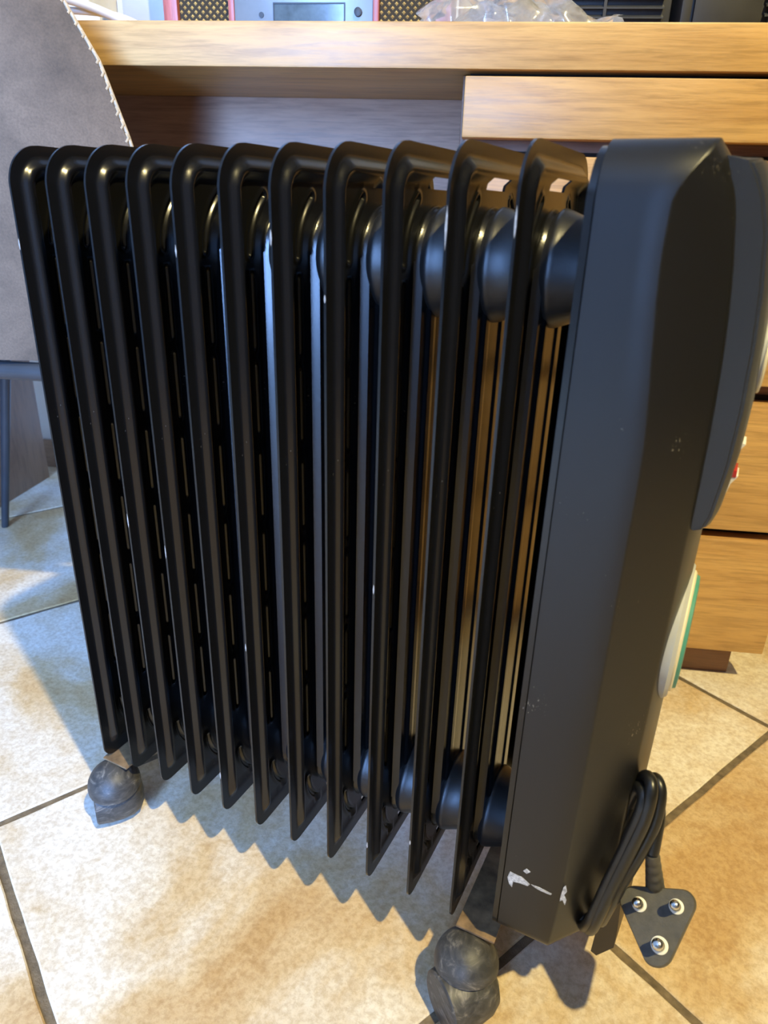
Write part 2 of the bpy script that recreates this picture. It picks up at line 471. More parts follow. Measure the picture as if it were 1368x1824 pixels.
# pedestal
PL, PR = -.385, .082
ped = box('pedestal', M['wood_dark'], desk, PL, PR, -.008, .60, .048, DB - .001, .0015)
box('plinth', M['wood_dark'], desk, PL + .02, PR - .012, .0, .57, 0.0, .05, .001)
for (z0, z1) in ((.709, .769), (.445, .692), (.251, .4225), (.062, .237)):
    d = box('drawer_front', M['wood'], desk, PL + .003, PR + .012, -.04, -.012, z0, z1, .0018)
    box('gap_shade_strip', M['gap_shade'], desk, PL + .008, PR, -.0125, -.009, z1, z1 + .006)  # shadow gap above each front, painted as a thin near-black strip

# ------------------------------------------------------------------ chair
CU = -.985
ch = empty('chair', room(CU, .05, 0), DESK_ANG)
tag(ch, 'grey suede shell chair with black tube frame tucked under the desk', 'chair')
def cw(z):            # half width of the shell at height z
    pts = [(.43, .262), (.5, .262), (.60, .257), (.691, .240), (.766, .217), (.824, .184), (.87, .14), (.90, .07), (.905, .0)]
    for (a, wa), (b, wb) in zip(pts, pts[1:]):
        if a <= z <= b: return wa + (wb - wa) * (z - a) / (b - a)
    return 0.0
bm = bmesh.new()
zs = [.452 + (.904 - .452) * (1 - (1 - i / 40) ** 1.4) for i in range(41)]
ns = 24
def shell_pt(s, z, off):
    hw_ = max(cw(z), .004)
    lean = -.02 * sstep(.45, .9, z)
    w = -.205 + .055 * s * s + lean + off * (1 - .75 * abs(s) ** 6)
    zz = z + (.012 * (1 - s * s) if z < .46 else 0)
    return Vector((hw_ * s, w, z))
grids = []
for off in (0.0, .045):
    g = [[bm.verts.new(shell_pt(-1 + 2 * k / ns, z, off)) for k in range(ns + 1)] for z in zs]
    grids.append(g)
    for i in range(len(zs) - 1):
        for k in range(ns): bm.faces.new((g[i][k], g[i][k + 1], g[i + 1][k + 1], g[i + 1][k]))
a, b = grids
for i in range(len(zs) - 1):
    for k in (0, ns): bm.faces.new((a[i][k], a[i + 1][k], b[i + 1][k], b[i][k]))
for k in range(ns):
    for i in (0, len(zs) - 1): bm.faces.new((a[i][k], a[i][k + 1], b[i][k + 1], b[i][k]))
back = link('backrest', finish(bm, 'backrest', 50), M['suede'], ch)
pip = [shell_pt(1.0, z, 0) + Vector((.0015, .004, 0)) for z in zs[:-1]] + [shell_pt(-1.0, z, 0) + Vector((-.0015, .004, 0)) for z in reversed(zs[:-1])]
tube('piping', M['piping'], back, pip, .0022, 8)
bm = bmesh.new()                                  # whip stitches along the seam
acc = 0.0
side = [shell_pt(1.0, z, 0) for z in zs] ; side_l = [shell_pt(-1.0, z, 0) for z in zs]
for sd in (side, side_l):
    acc = 0
    for p, q in zip(sd, sd[1:]):
        L_ = (q - p).length; acc += L_
        if acc > .0105:
            acc = 0; sg = 1 if p.x > 0 else -1
            bm_tube(bm, [p + Vector((-.0012 * sg, .001, -.0042)), p + Vector((.0016 * sg, .002, 0)), p + Vector((-.0012 * sg, .003, .0042))], .0019, 6)
link('stitching', finish(bm, 'stitching', 60), M['piping'], back)['kind'] = 'stuff'
bm = bmesh.new(); bm_box(bm, -.23, .23, -.16, .26, .452, .52, .025, 4)
link('seat', finish(bm, 'seat', 50), M['suede'], ch)
fr = [(-.24, -.19, .437), (.24, -.19, .437), (.20, .20, .437), (-.20, .20, .437)]
def rounded_loop(pts, r, n=5):
    out = []; P_ = [Vector(p) for p in pts]
    for i, p in enumerate(P_):
        a_ = (P_[i - 1] - p).normalized(); b_ = (P_[(i + 1) % len(P_)] - p).normalized()
        s, e_ = p + a_ * r, p + b_ * r
        for k in range(n + 1):
            t = k / n; out.append((1 - t) ** 2 * s + 2 * t * (1 - t) * p + t * t * e_)
    return out
tube('seat_frame', M['chair_metal'], ch, rounded_loop(fr, .03), .0115, 12, True)
for top, ft in (((-.185, .19, .437), (-.305, .24, 0.0)), ((.185, .19, .437), (.305, .24, 0.0)), ((-.215, -.17, .437), (-.27, -.24, 0)), ((.215, -.17, .437), (.25, -.13, 0))):
    t_ = Vector(top); f_ = Vector(ft)
    tube('leg', M['chair_metal'], ch, [t_, t_.lerp(f_, .5), f_ + Vector((0, 0, .001))], [.010, .0085, .0070], 12)

# ------------------------------------------------------------------ heater
HZ = 0.078                                         # height of the fin bottoms above the floor
heater = empty('oil_heater', (0.24, 0.0825, 0.0))
tag(heater, 'black eleven-fin oil-filled radiator heater on caster wheels', 'heater')
HL = Vector((0.24, 0.0825, 0.0))
def hp(name, bm_or_me, mat, parent=None, smooth=40, loc=None):
    """a part given in world-aligned heater coordinates (z from the fin bottoms)"""
    me = bm_or_me if isinstance(bm_or_me, bpy.types.Mesh) else finish(bm_or_me, name, smooth)
    o = link(name, me, mat, parent or heater)
    if parent is None:
        o.location = Vector((0, 0, HZ)) - HL + (Vector(loc) if loc else Vector((0, 0, 0)))
    return o

FD, FH, FC = 0.165, 0.5916, 0.0825
RT, RB = 0.030, 0.013
def edge_y(z):
    """front limit of the fin outline at height z"""
    if z > FH - RT: return RT - sqrt(max(0, RT * RT - (z - (FH - RT)) ** 2))
    if z < RB: return RB - sqrt(max(0, RB * RB - (RB - z) ** 2))
    return 0.0
def d_edge(y, z):
    """distance to sides / top of the outline"""
    yy = min(y, FD - y); zt = FH - z
    if yy < RT and zt < RT: return RT - hypot(RT - yy, RT - zt)
    return min(yy, zt)
def d_seg(y, z, y0, z0, y1, z1):
    dy, dz = y1 - y0, z1 - z0; t = max(0, min(1, ((y - y0) * dy + (z - z0) * dz) / (dy * dy + dz * dz + 1e-12)))
    return hypot(y - y0 - t * dy, z - z0 - t * dz)
ZT, ZB, RH = 0.5205, 0.0600, 0.0355
slits = [(.456, .508), (.391, .443), (.320, .372), (.249, .302), (.180, .232), (.112, .163)]
def fin_h(y, z):
    de = d_edge(y, z)
    t = (de - .0155) / .0075
    hb = (.0048 * (cos(t * pi / 2) ** 2) if abs(t) < 1 else 0.0) * sstep(.012, .022, z)
    lvl = -.0014 * sstep(.016, .024, de) * sstep(.012, .022, z)
    dp = RH - d_seg(y, z, FC, ZB, FC, ZT)
    ch_ = .0060 * max(0.0, min(1.0, dp / .0025)) + .0020 * sstep(.011, .0145, dp) - .0012 * sstep(.022, .026, dp)
    ym = min(y, FD - y)
    hs = 0.0
    if .02 < ym < .056:
        dm = 1.0
        if .1 < z < .512:
            for (a_, b_) in slits: dm = min(dm, d_seg(ym, z, .0312, a_, .0312, b_))
        for zc, sg in ((ZT, 1), (ZB, -1)):
            ang = math.atan2((z - zc) * sg, FC - ym)
            r_ = hypot(z - zc, FC - ym)
            a2 = max(radians(2), min(radians(50), ang))
            py, pz = FC - .052 * cos(a2), zc + sg * .052 * sin(a2)
            dm = min(dm, hypot(ym - py, z - pz))
        hs = -.0017 * (1 - sstep(.0005, .0023, dm)) + .0009 * (sstep(.0018, .0032, dm) - sstep(.0032, .0065, dm))
    return hb + lvl + hs, ch_
def fin_mesh():
    half = []
    y = 0.0
    while y < .0300 - 1e-9:
        half.append(y); y += .00125
    half += [.0262 + .0008 * k for k in range(26)]
    half = sorted(set(round(v, 5) for v in half))
    half += [.04695, .0476, .0483, .0490, .0495, .0500, .0508, .0516, .0526, .0538, .0550, .0561, .0572, .0582, .0592, .0602, .0615, .0628, .0640, .0655, .067, .0685, .070, .0715, .073, .0745, .076, .0775, .079, .0808]
    ys = half + [FC] + [FD - v for v in reversed(half)]
    zs_ = []
    z = 0.0
    def rng(a_, b_, st):
        n = max(1, round((b_ - a_) / st)); return [a_ + (b_ - a_) * k / n for k in range(n)]
    zs_ = rng(0, .006, .0008) + rng(.006, .0175, .0015) + rng(.0175, .0235, .006) + rng(.0235, .062, .0010) + rng(.062, .11, .003)
    for k, (a_, b_) in enumerate(sorted(slits)):
        zs_ += rng(a_ - .004, a_ + .004, .001) + rng(a_ + .004, b_ - .004, .004) + rng(b_ - .004, b_ + .004, .001)
        nxt = sorted(slits)[k + 1][0] - .004 if k < len(slits) - 1 else .5125
        if nxt > b_ + .004 + 1e-6: zs_ += rng(b_ + .004, nxt, .003)
    zs_ += rng(.5125, .5665, .0009) + rng(.5665, .5735, .0035) + rng(.5735, .5856, .0012) + rng(.5856, FH, .0006) + [FH]
    hole = [(.5665, .5735), (.0175, .0235)]
    verts = []; faces = []
    nY = len(ys)
    def sheet(sgn):
        base = len(verts)
        for z in zs_:
            e0 = edge_y(z); k_ = 0
            for yv in ys:
                # squeeze only the rows that cross the rounded corners
                yy = yv if e0 <= 0 else (e0 + (FD - 2 * e0) * (yv / FD))
                s_, c_ = fin_h(yy, z)
                verts.append((sgn * .0009 + s_ + sgn * c_, yy, z))
        for i in range(len(zs_) - 1):
            zm = .5 * (zs_[i] + zs_[i + 1])
            inz = any(a_ < zm < b_ for a_, b_ in hole)
            for j in range(nY - 1):
                ym = .5 * (ys[j] + ys[j + 1])
                if inz and .0640 < ym < FD - .0640: continue
                a_ = base + i * nY + j
                f = (a_, a_ + 1, a_ + nY + 1, a_ + nY)
                faces.append(f if sgn > 0 else tuple(reversed(f)))
        return base
    b0 = sheet(1); b1 = sheet(-1)
    R = len(zs_)
    # rim: own vertices so that the edge stays crisp
    loop = [(i, 0) for i in range(R)] + [(R - 1, j) for j in range(1, nY)] + [(i, nY - 1) for i in range(R - 2, -1, -1)] + [(0, j) for j in range(nY - 2, 0, -1)]
    s = len(verts)
    for (i, j) in loop:
        verts.append(verts[b0 + i * nY + j]); verts.append(verts[b1 + i * nY + j])
    n = len(loop)
    for k in range(n):
        a_ = s + 2 * k; c_ = s + 2 * ((k + 1) % n)
        faces.append((a_, a_ + 1, c_ + 1, c_))
    # lips of the two punched slots
    for (za, zb) in hole:
        i0 = min(range(R), key=lambda q: abs(zs_[q] - za)); i1 = min(range(R), key=lambda q: abs(zs_[q] - zb))
        js = [j for j in range(nY) if .0640 - 1e-6 <= ys[j] <= FD - .0640 + 1e-6]
        for i in (i0, i1):
            for j in js[:-1]: faces.append((b0 + i * nY + j, b0 + i * nY + j + 1, b1 + i * nY + j + 1, b1 + i * nY + j))
        for j in (js[0], js[-1]):
            for i in range(i0, i1): faces.append((b0 + i * nY + j, b0 + (i + 1) * nY + j, b1 + (i + 1) * nY + j, b1 + i * nY + j))
    me = bpy.data.meshes.new('fin'); me.from_pydata(verts, [], faces)
    for p in me.polygons: p.use_smooth = True
    me.set_sharp_from_angle(angle=radians(62))
    me.materials.append(M['fin'])
    return me
fin_me = fin_mesh()
PITCH = 0.040
fins = [hp('fin', fin_me, None, loc=(PITCH * i, 0, 0)) for i in range(11)]

# chipped paint spots on the fin edges
def chip(i, z, ln, side='front'):
    bm = bmesh.new()
    n = 8; pts = []
    rr = random.Random(i * 31 + int(z * 1000))
    prof = [(0, -ln), (.5, -ln * .6), (.9, -.1 * ln), (.6, ln * .5), (0, ln), (-.6, ln * .5), (-.9, 0), (-.5, -ln * .6)]
    if side == 'front':
        vs = [Vector((PITCH * i + a * .0009 * rr.uniform(.7, 1), -.0001, z + b * rr.uniform(.8, 1.1))) for a, b in prof]
        d = Vector((0, -.0002, 0))
    else:
        vs = [Vector((PITCH * i + a * .0009, z + b, FH + .0001)) for a, b in prof]
        d = Vector((0, 0, .0002))
    bm_extrude_poly(bm, vs, d)
    me = finish(bm, 'paint_chip'); 
    o = link('paint_chip', me, M['chip'], fins[i]); o.location = Vector((-PITCH * i, 0, 0))
for (i, z, ln) in ((10, .548, .009), (9, .545, .012), (6, .535, .006), (4, .523, .004), (3, .28, .006), (2, .30, .007), (0, .52, .005), (5, .21, .004), (8, .30, .004), (7, .50, .003), (9, .07, .003), (8, .045, .004), (4, .05, .005)):
    chip(i, z, ln)
for (i, y, ln) in ((0, .055, .009), (8, .13, .003)): chip(i, y, ln, 'top')

# oil headers: barrels that join the fins, top and bottom
for zc in (ZT, ZB):
    prof = [(-.022, 0), (-.022, .018), (-.019, .024), (-.010, .030), (-.0005, .0330)]
    for i in range(11):
        x = PITCH * i
        prof += [(x + .0062, .0366), (x + .0085, .0364), (x + .0105, .0358), (x + .034, .0268)]
    prof += [(.438, .0266)]
    bm = bmesh.new(); bm_lathe(bm, prof, Matrix.Translation((0, FC, zc)), 48)
    hp('oil_header', bm, M['header'], smooth=60)

# --- control box: a shell lofted from rounded rectangles
def rrect(y0, y1, z0, z1, rt, rb, n=9):
    pts = []
    for (cy, cz, r, a0) in ((y1 - rb, z0 + rb, rb, -90), (y1 - rt, z1 - rt, rt, 0), (y0 + rt, z1 - rt, rt, 90), (y0 + rb, z0 + rb, rb, 180)):
        for k in range(n):
            a_ = radians(a0 + 90 * k / (n - 1)); pts.append((cy + r * cos(a_), cz + r * sin(a_)))
    # subdivide long sides
    out = []
    for i, p in enumerate(pts):
        q = pts[(i + 1) % len(pts)]; out.append(p)
        Ls = hypot(q[0] - p[0], q[1] - p[1])
        m = int(Ls / .03)
        for k in range(1, m): out.append((p[0] + (q[0] - p[0]) * k / m, p[1] + (q[1] - p[1]) * k / m))
    return out
BY0, BY1, BZ0, BZ1 = -.003, .168, .019, .5905
def box_x(x, z):
    t = (z - .29) / .30
    a = min(1.0, max(0, t) ** 4.5)
    xt = .441 + (x - .441) * 1.13 if x <= .4845 else .4902 + (x - .4845) * .22
    xx = x + (xt - x) * a
    if x <= .4872:
        f = (x - .441) / .0442
        xx = x + f * (-.0085 * sstep(.42, .545, z) + .0135 * sstep(.552, .5905, z) ** 1.6)
    return .441 + (xx - .441) * (1 - .17 * (max(0, -t) ** 5))
secs = [(.4410, .0), (.4440, -.0), (.470, 0.0), (.4852, 0.0), (.4862, .0003), (.4871, .0010), (.5146, .0286), (.5156, .0297), (.5166, .0312), (.5205, .050), (.5225, .065), (.5235, .080)]
bm = bmesh.new(); rings = []
for (x, ins) in secs:
    iz = max(0, ins - .012) * .55 + min(ins, .012) * .12
    y0, y1, z0, z1 = BY0 + ins, BY1 - ins, BZ0 + iz * .55, BZ1 - iz
    rt = max(.004, min(.030 - .2 * ins, (y1 - y0) / 2 - .001)); rb = max(.004, min(.014, (y1 - y0) / 2 - .001))
    pts = rrect(y0, y1, z0, z1, rt, rb)
    rings.append([bm.verts.new((box_x(x, z), y, z)) for y, z in pts])
# equalise ring sizes by resampling to the first ring's count
cntr = len(rings[0])
if any(len(r) != cntr for r in rings):
    bm.free(); bm = bmesh.new(); rings = []
    def resample(pts, n):
        P_ = pts + [pts[0]]; L_ = [0]
        for p, q in zip(P_, P_[1:]): L_.append(L_[-1] + hypot(q[0] - p[0], q[1] - p[1]))
        out = []; j = 0
        for k in range(n):
            s = L_[-1] * k / n
            while L_[j + 1] < s: j += 1
            f = (s - L_[j]) / max(1e-9, L_[j + 1] - L_[j]); out.append((P_[j][0] + f * (P_[j + 1][0] - P_[j][0]), P_[j][1] + f * (P_[j + 1][1] - P_[j][1])))
        return out
    def even_ring(y0, y1, z0, z1, rt, rb):
        # same parametrisation on every ring: n per corner, fixed subdivisions per side
        n = 9; sub = [4, 22, 4, 22]; pts = []
        cs = ((y1 - rb, z0 + rb, rb, -90), (y1 - rt, z1 - rt, rt, 0), (y0 + rt, z1 - rt, rt, 90), (y0 + rb, z0 + rb, rb, 180))
        arcs = [[(cy + r * cos(radians(a0 + 90 * k / (n - 1))), cz + r * sin(radians(a0 + 90 * k / (n - 1)))) for k in range(n)] for cy, cz, r, a0 in cs]
        for i in range(4):
            pts += arcs[i]
            p, q = arcs[i][-1], arcs[(i + 1) % 4][0]
            m = [22, 4, 22, 4][i]
            for k in range(1, m): pts.append((p[0] + (q[0] - p[0]) * k / m, p[1] + (q[1] - p[1]) * k / m))
        return pts
    for (x, ins) in secs:
        iz = max(0, ins - .012) * .55 + min(ins, .012) * .12
        y0, y1, z0, z1 = BY0 + ins, BY1 - ins, BZ0 + iz * .55, BZ1 - iz
        rt = max(.004, min(.030 - .2 * ins, (y1 - y0) / 2 - .001)); rb = max(.004, min(.014, (y1 - y0) / 2 - .001))
        rings.append([bm.verts.new((box_x(x, z), y, z)) for y, z in even_ring(y0, y1, z0, z1, rt, rb)])
for a, b in zip(rings, rings[1:]):
    n = len(a)
    for k in range(n): bm.faces.new((a[k], a[(k + 1) % n], b[(k + 1) % n], b[k]))
bm.faces.new(rings[-1])
ctl = hp('control_box', bm, M['box'], smooth=24)
bm = bmesh.new()                                    # pressed steel plate behind the casing
pts = rrect(BY0 - .001, BY1 + .001, BZ0 + .001, BZ1 - .003, .031, .015)
bm_extrude_poly(bm, [Vector((.4365, y, z)) for y, z in pts], Vector((.0040, 0, 0)))
hp('back_plate', bm, M['fin'], ctl, smooth=40)
# white scuffs on the lower front corner of the casing
def scuff(pts, Y=-.0032):
    bm = bmesh.new()
    bm_extrude_poly(bm, [Vector((x, Y, z)) for x, z in pts], Vector((0, -.0002, 0)))
    hp('scuff_mark', bm, M['scuff'], ctl, smooth=None)
def at_y(px, py, Y):
    """point of the plane y=Y (heater coordinates) seen at a pixel of the 1368x1824 frame"""
    d = ROT @ Vector(((px - 684) / FPX, (912 - py) / FPX, -1))
    q = CAM + d * ((Y - CAM.y) / d.y); return Vector((q.x, q.y, q.z - HZ))
rs = random.Random(3)
def scuff_px(px, Y=-.0032):
    q = [at_y(x, y, Y) for x, y in px]; scuff([(p.x, p.z) for p in q], Y)
scuff_px([(904, 1562), (909, 1552), (916, 1556), (930, 1562), (944, 1575), (940, 1578), (926, 1573), (914, 1570), (912, 1580), (907, 1574)])
scuff_px([(946, 1575), (960, 1580), (972, 1586), (983, 1592), (981, 1594), (968, 1589), (954, 1582)])
scuff_px([(932, 1551), (938, 1547), (945, 1553), (938, 1556)])
scuff_px([(1004, 1580), (1008, 1577), (1010, 1588), (1005, 1594), (1009, 1603), (1006, 1612), (1002, 1603), (997, 1605), (999, 1594)])

# --- control module standing on the casing
bm = bmesh.new()
prof = [(.5075, .5805), (.512, .574), (.5165, .5645), (.5215, .548), (.5255, .520), (.5280, .490), (.5295, .455), (.5292, .425), (.5275, .405), (.5262, .392), (.5235, .3835), (.518, .3815)]
inner = [(.505, .385), (.500, .45), (.492, .53), (.488, .575), (.496, .5830)]
loopx = prof + inner
MY0, MY1 = .030, .135
ny = 12; rg = []
for k in range(ny + 1):
    y = MY0 + (MY1 - MY0) * k / ny; s = (y - FC) / ((MY1 - MY0) / 2)
    e_ = .0035 * (1 if k in (0, ny) else 0)
    dome = .0040 * (1 - s * s)
    row = []
    for idx, (x, z) in enumerate(loopx):
        if idx < len(prof):
            zz = z + (0.004 * (1 - s * s) if z > .57 else 0)
            row.append(bm.verts.new((x + dome + (.0 if k in (0, ny) else .0016), y, zz)))
        else: row.append(bm.verts.new((x, y, z)))
    rg.append(row)
for a, b in zip(rg, rg[1:]):
    n = len(a)
    for k in range(n): bm.faces.new((a[k], a[(k + 1) % n], b[(k + 1) % n], b[k]))
bm.faces.new(rg[0]); bm.faces.new(list(reversed(rg[-1])))
bmesh.ops.recalc_face_normals(bm, faces=bm.faces)
eds = [e for e in bm.edges if e.is_manifold and e.calc_face_angle() > radians(45) and e.verts[0].co.x > .506]
bmesh.ops.bevel(bm, geom=eds, offset=.0015, segments=2, affect='EDGES')
mod = hp('control_panel', bm, M['module'], smooth=35)
MX = lambda x, y, z: Matrix.Translation((x, y, z))
bm = bmesh.new()
bm_lathe(bm, [(0, 0), (0, .0215), (.002, .022), (.0045, .0215), (.0055, .019), (.0058, 0)], MX(.5315, FC, .480), 40)
kn = hp('thermostat_knob', bm, M['grey_plastic'], mod); kn.location = (0, 0, 0)
bm = bmesh.new(); bm_lathe(bm, [(.0, .0215), (0, .0224), (.001, .0224), (.0016, .0215)], MX(.5350, FC, .480), 40)
hp('knob_rim', bm, M['cream_plastic'], kn)
for (z, mt, nm) in ((.4245, 'white_plastic', 'rocker_switch'), (.404, 'white_plastic', 'rocker_switch')):
    bm = bmesh.new()
    pts = [Vector((.526, FC - .02, z - .008)), Vector((.5315, FC - .02, z - .008)), Vector((.5330, FC - .02, z + .000)), Vector((.5362, FC - .02, z + .0055)), Vector((.526, FC - .02, z + .008))]
    bm_extrude_poly(bm, pts, Vector((0, .018, 0)))
    sw = hp(nm, bm, M[mt], mod, smooth=None)
    if z < .41:
        bm = bmesh.new(); bm_box(bm, .5300, .5352, FC - .0205, FC - .003, z + .0045, z + .0090, .0004)
        hp('red_lens', bm, M['red'], sw)

# --- timer dial low on the casing
TZ, TY = .284, FC
bm = bmesh.new(); bm_lathe(bm, [(.0, 0), (0, .050), (.006, .0500), (.0085, .0475), (.0085, 0)], MX(.5165, TY, TZ), 48)
tm = hp('timer_dial', bm, M['grey_plastic'])
bm = bmesh.new(); bm_lathe(bm, [(.0, .040), (.0, .0440), (.0015, .0440), (.0025, .0425), (.0025, .030), (.0, .030)], MX(.5245, TY, TZ), 48)
hp('dial_ring', bm, M['cream_plastic'], tm)
bm = bmesh.new(); bm_lathe(bm, [(.0, 0), (.0, .0415), (.0022, .0405), (.0028, .035), (.0028, 0)], MX(.5270, TY, TZ), 48)
hp('dial_face', bm, M['green'], tm)

# --- caster brackets and casters
def caster(x, y, dx, dy, rz):
    """ball caster: domed hood over a cup-shaped wheel whose flat side faces one way"""
    bm = bmesh.new()
    seg = 32; rows = 10; R_ = .0275; cz = .0490 - HZ
    rg = []
    tilt = Matrix.Translation((x, y, cz)) @ Matrix.Rotation(radians(10), 4, Vector((dx + .001, dy, 0)).cross(Vector((0, 0, 1))))
    for i in range(rows + 1):
        ph = radians(-3 + 93 * i / rows)
        if i == rows: rg.append([bm.verts.new(tilt @ Vector((0, 0, R_ * .93)))])
        else: rg.append([bm.verts.new(tilt @ Vector((R_ * cos(ph) * cos(2 * pi * k / seg), R_ * cos(ph) * sin(2 * pi * k / seg), R_ * sin(ph) * .93))) for k in range(seg)])
    low = [bm.verts.new(v.co * 1.0 + (Vector((x, y, v.co.z)) - v.co) * .12) for v in rg[0]]
    rg.insert(0, low)
    for a, b in zip(rg, rg[1:]):
        for k in range(seg):
            k2 = (k + 1) % seg
            bm.faces.new((a[k], a[k2], b[0]) if len(b) == 1 else (a[k], a[k2], b[k2], b[k]))
    bm.faces.new(list(reversed(rg[0])))
    hd = hp('caster', bm, M['plastic_worn'], smooth=40)
    bm = bmesh.new()
    Rw = .0265
    bm_lathe(bm, [(-.024, 0), (-.024, .0225), (-.0225, .0245), (-.010, .0262), (.002, Rw), (.014, .0248), (.022, .0205), (.027, .012), (.0285, 0)],
             Matrix.Translation((x + dx, y + dy, Rw + .0003 - HZ)) @ Matrix.Rotation(rz, 4, 'Z'), 36)
    hp('caster_wheel', bm, M['plastic_worn'], hd, smooth=34)
for x, dx, dy, y_ in ((.009, -.003, .003, -.001), (.420, .004, -.010, -.006)):
    bm = bmesh.new()
    bm_box(bm, x - .014, x + .020, .0005, .172, -.0035, -.0010, .0006)
    hp('caster_bracket', bm, M['rust'])
    caster(x, y_, dx, dy, radians(53))
    caster(x, .180, .004, .006, radians(200))

# --- cord, coiled beside the casing, and its plug
def on_ray(px, py, dist):
    """point at a distance from the photographer's eye (heater coordinates), used to read positions off the photo"""
    d = (ROT @ Vector(((px - 684) / FPX, (912 - py) / FPX, -1))).normalized()
    q = CAM + d * dist; return Vector((q.x, q.y, q.z - HZ))
def spline(pts, n=7):
    out = []
    P_ = [pts[0]] + pts + [pts[-1]]
    for a, b, c_, d in zip(P_, P_[1:], P_[2:], P_[3:]):
        for k in range(n):
            t = k / n
            out.append(.5 * ((2 * b) + (c_ - a) * t + (2 * a - 5 * b + 4 * c_ - d) * t * t + (3 * b - a - 3 * c_ + d) * t ** 3))
    out.append(pts[-1]); return out
way = [  # (pixel x, pixel y, depth y): where each run of the coil lies in the photograph
    (1120, 1432, .034), (1138, 1402, .030), (1146, 1430, .020), (1118, 1500, .014), (1082, 1575, .008), (1056, 1632, .004), (1044, 1650, .010),
    (1038, 1640, .018), (1050, 1590, .026), (1086, 1510, .032), (1124, 1430, .036), (1144, 1388, .036),
    (1156, 1386, .030), (1160, 1412, .022), (1148, 1460, .016), (1120, 1520, .011), (1088, 1585, .006), (1064, 1635, .003), (1052, 1655, .008),
    (1046, 1645, .020), (1062, 1590, .028), (1100, 1510, .034), (1140, 1430, .038), (1160, 1392, .040),
    (1170, 1390, .036), (1176, 1414, .030), (1168, 1460, .024), (1146, 1508, .018), (1114, 1562, .013), (1086, 1612, .012), (1070, 1640, .018),
    (1074, 1620, .030), (1106, 1550, .038), (1150, 1475, .040), (1172, 1440, .036), (1173, 1462, .030)]
coil_pts = spline([at_y(*q) for q in way])
cord_r = .0046
plug_c = at_y(1170, 1652, .012)
strain_top = at_y(1162, 1520, .020)
last = [at_y(1170, 1478, .027), at_y(1166, 1500, .023), strain_top]
bm = bmesh.new(); bm_tube(bm, coil_pts + last, cord_r, 12)
cord = hp('power_cord', bm, M['rubber'], smooth=60)
# cord holder plate below the casing
bm = bmesh.new()
hk = [at_y(x, y, .050) for x, y in ((1052, 1694), (1062, 1702), (1093, 1688), (1100, 1655), (1112, 1560), (1098, 1540), (1080, 1590))]
bm_extrude_poly(bm, hk, Vector((.004, .055, .0)))
hp('cord_holder', bm, M['bracket'], smooth=None)

toeye = (CAM - Vector((0, 0, HZ)) - plug_c).normalized()
right = (ROT @ Vector((1, 0, 0)))
right = (right - toeye * right.dot(toeye)).normalized()
upv = toeye.cross(right)
face_n = (toeye + right * -.10 + upv * .06).normalized()
rx = (right - face_n * right.dot(face_n)).normalized(); ry = face_n.cross(rx)
S = (CAM - Vector((0, 0, HZ)) - plug_c).length / FPX * 0.93     # metres per pixel there
def pl(px, py, d=0.0):
    dd = ROT @ Vector(((px - 684) / FPX, (912 - py) / FPX, -1)); o_ = CAM - Vector((0, 0, HZ))
    return o_ + dd * ((plug_c - o_).dot(face_n) / dd.dot(face_n)) + face_n * d
circ = [(1129, 1603, 26), (1171, 1697, 27), (1212, 1610, 27)]
hull = []
def hull_pts(cs, grow=0.0):
    pts = []
    for (x, y, r) in cs:
        for k in range(40): pts.append((x + (r + grow) * cos(2 * pi * k / 40), y + (r + grow) * sin(2 * pi * k / 40)))
    pts = sorted(set(pts)); 
    def half(ps):
        h = []
        for p in ps:
            while len(h) > 1 and (h[-1][0] - h[-2][0]) * (p[1] - h[-2][1]) - (h[-1][1] - h[-2][1]) * (p[0] - h[-2][0]) <= 0: h.pop()
            h.append(p)
        return h[:-1]
    return half(pts) + half(list(reversed(pts)))
base_h = hull_pts(circ)
bm = bmesh.new(); rg = []
for (sc, d) in ((.965, 0.0), (1.0, -.0022), (1.0, -.010), (.80, -.019), (.62, -.022)):
    rg.append([bm.verts.new(pl(1170 + (x - 1170) * sc, 1640 + (y - 1640) * sc, d)) for x, y in base_h])
for a, b in zip(rg, rg[1:]):
    n = len(a)
    for k in range(n): bm.faces.new((a[k], a[(k + 1) % n], b[(k + 1) % n], b[k]))
bm.faces.new(rg[0]); bm.faces.new(list(reversed(rg[-1])))
plug = hp('plug', bm, M['plug'], smooth=35)
for (x, y, r) in ((1139, 1611, 1.0), (1205, 1615, 1.0), (1175, 1684, 1.15)):
    Mp = frame_matrix(pl(x, y, 0), face_n, ry)
    bm = bmesh.new(); bm_lathe(bm, [(-.001, 0), (-.001, .0052 * r), (.0012, .0052 * r), (.0016, .0046 * r), (.0016, 0)], Mp, 28)
    pc = hp('pin_collar', bm, M['collar'], plug)
    bm = bmesh.new(); rp = .0036 * r; Lp = .0165
    bm_lathe(bm, [(0, 0), (0, rp), (Lp - .003, rp), (Lp - .0012, rp * .85), (Lp - .0003, rp * .5), (Lp, 0)], Mp, 24)
    hp('pin', bm, M['chrome'], pc)
# ribbed strain relief
st0 = pl(1165, 1582, -.008); st1 = strain_top
bm = bmesh.new(); pts = []; rad = []
for k in range(25):
    t = k / 24; pts.append(st0.lerp(st1, t)); rad.append((.0072 - .0022 * t) * (.86 if k % 5 in (3, 4) else 1.0))
bm_tube(bm, pts, rad, 14); hp('strain_relief', bm, M['plug'], plug, smooth=40)

# ------------------------------------------------------------------ things on the desk
def desk_thing(name, u, w, label, cat, group=None, rz=0.0):
    return tag(empty(name, room(u, w, DT), DESK_ANG + rz), label, cat, group)

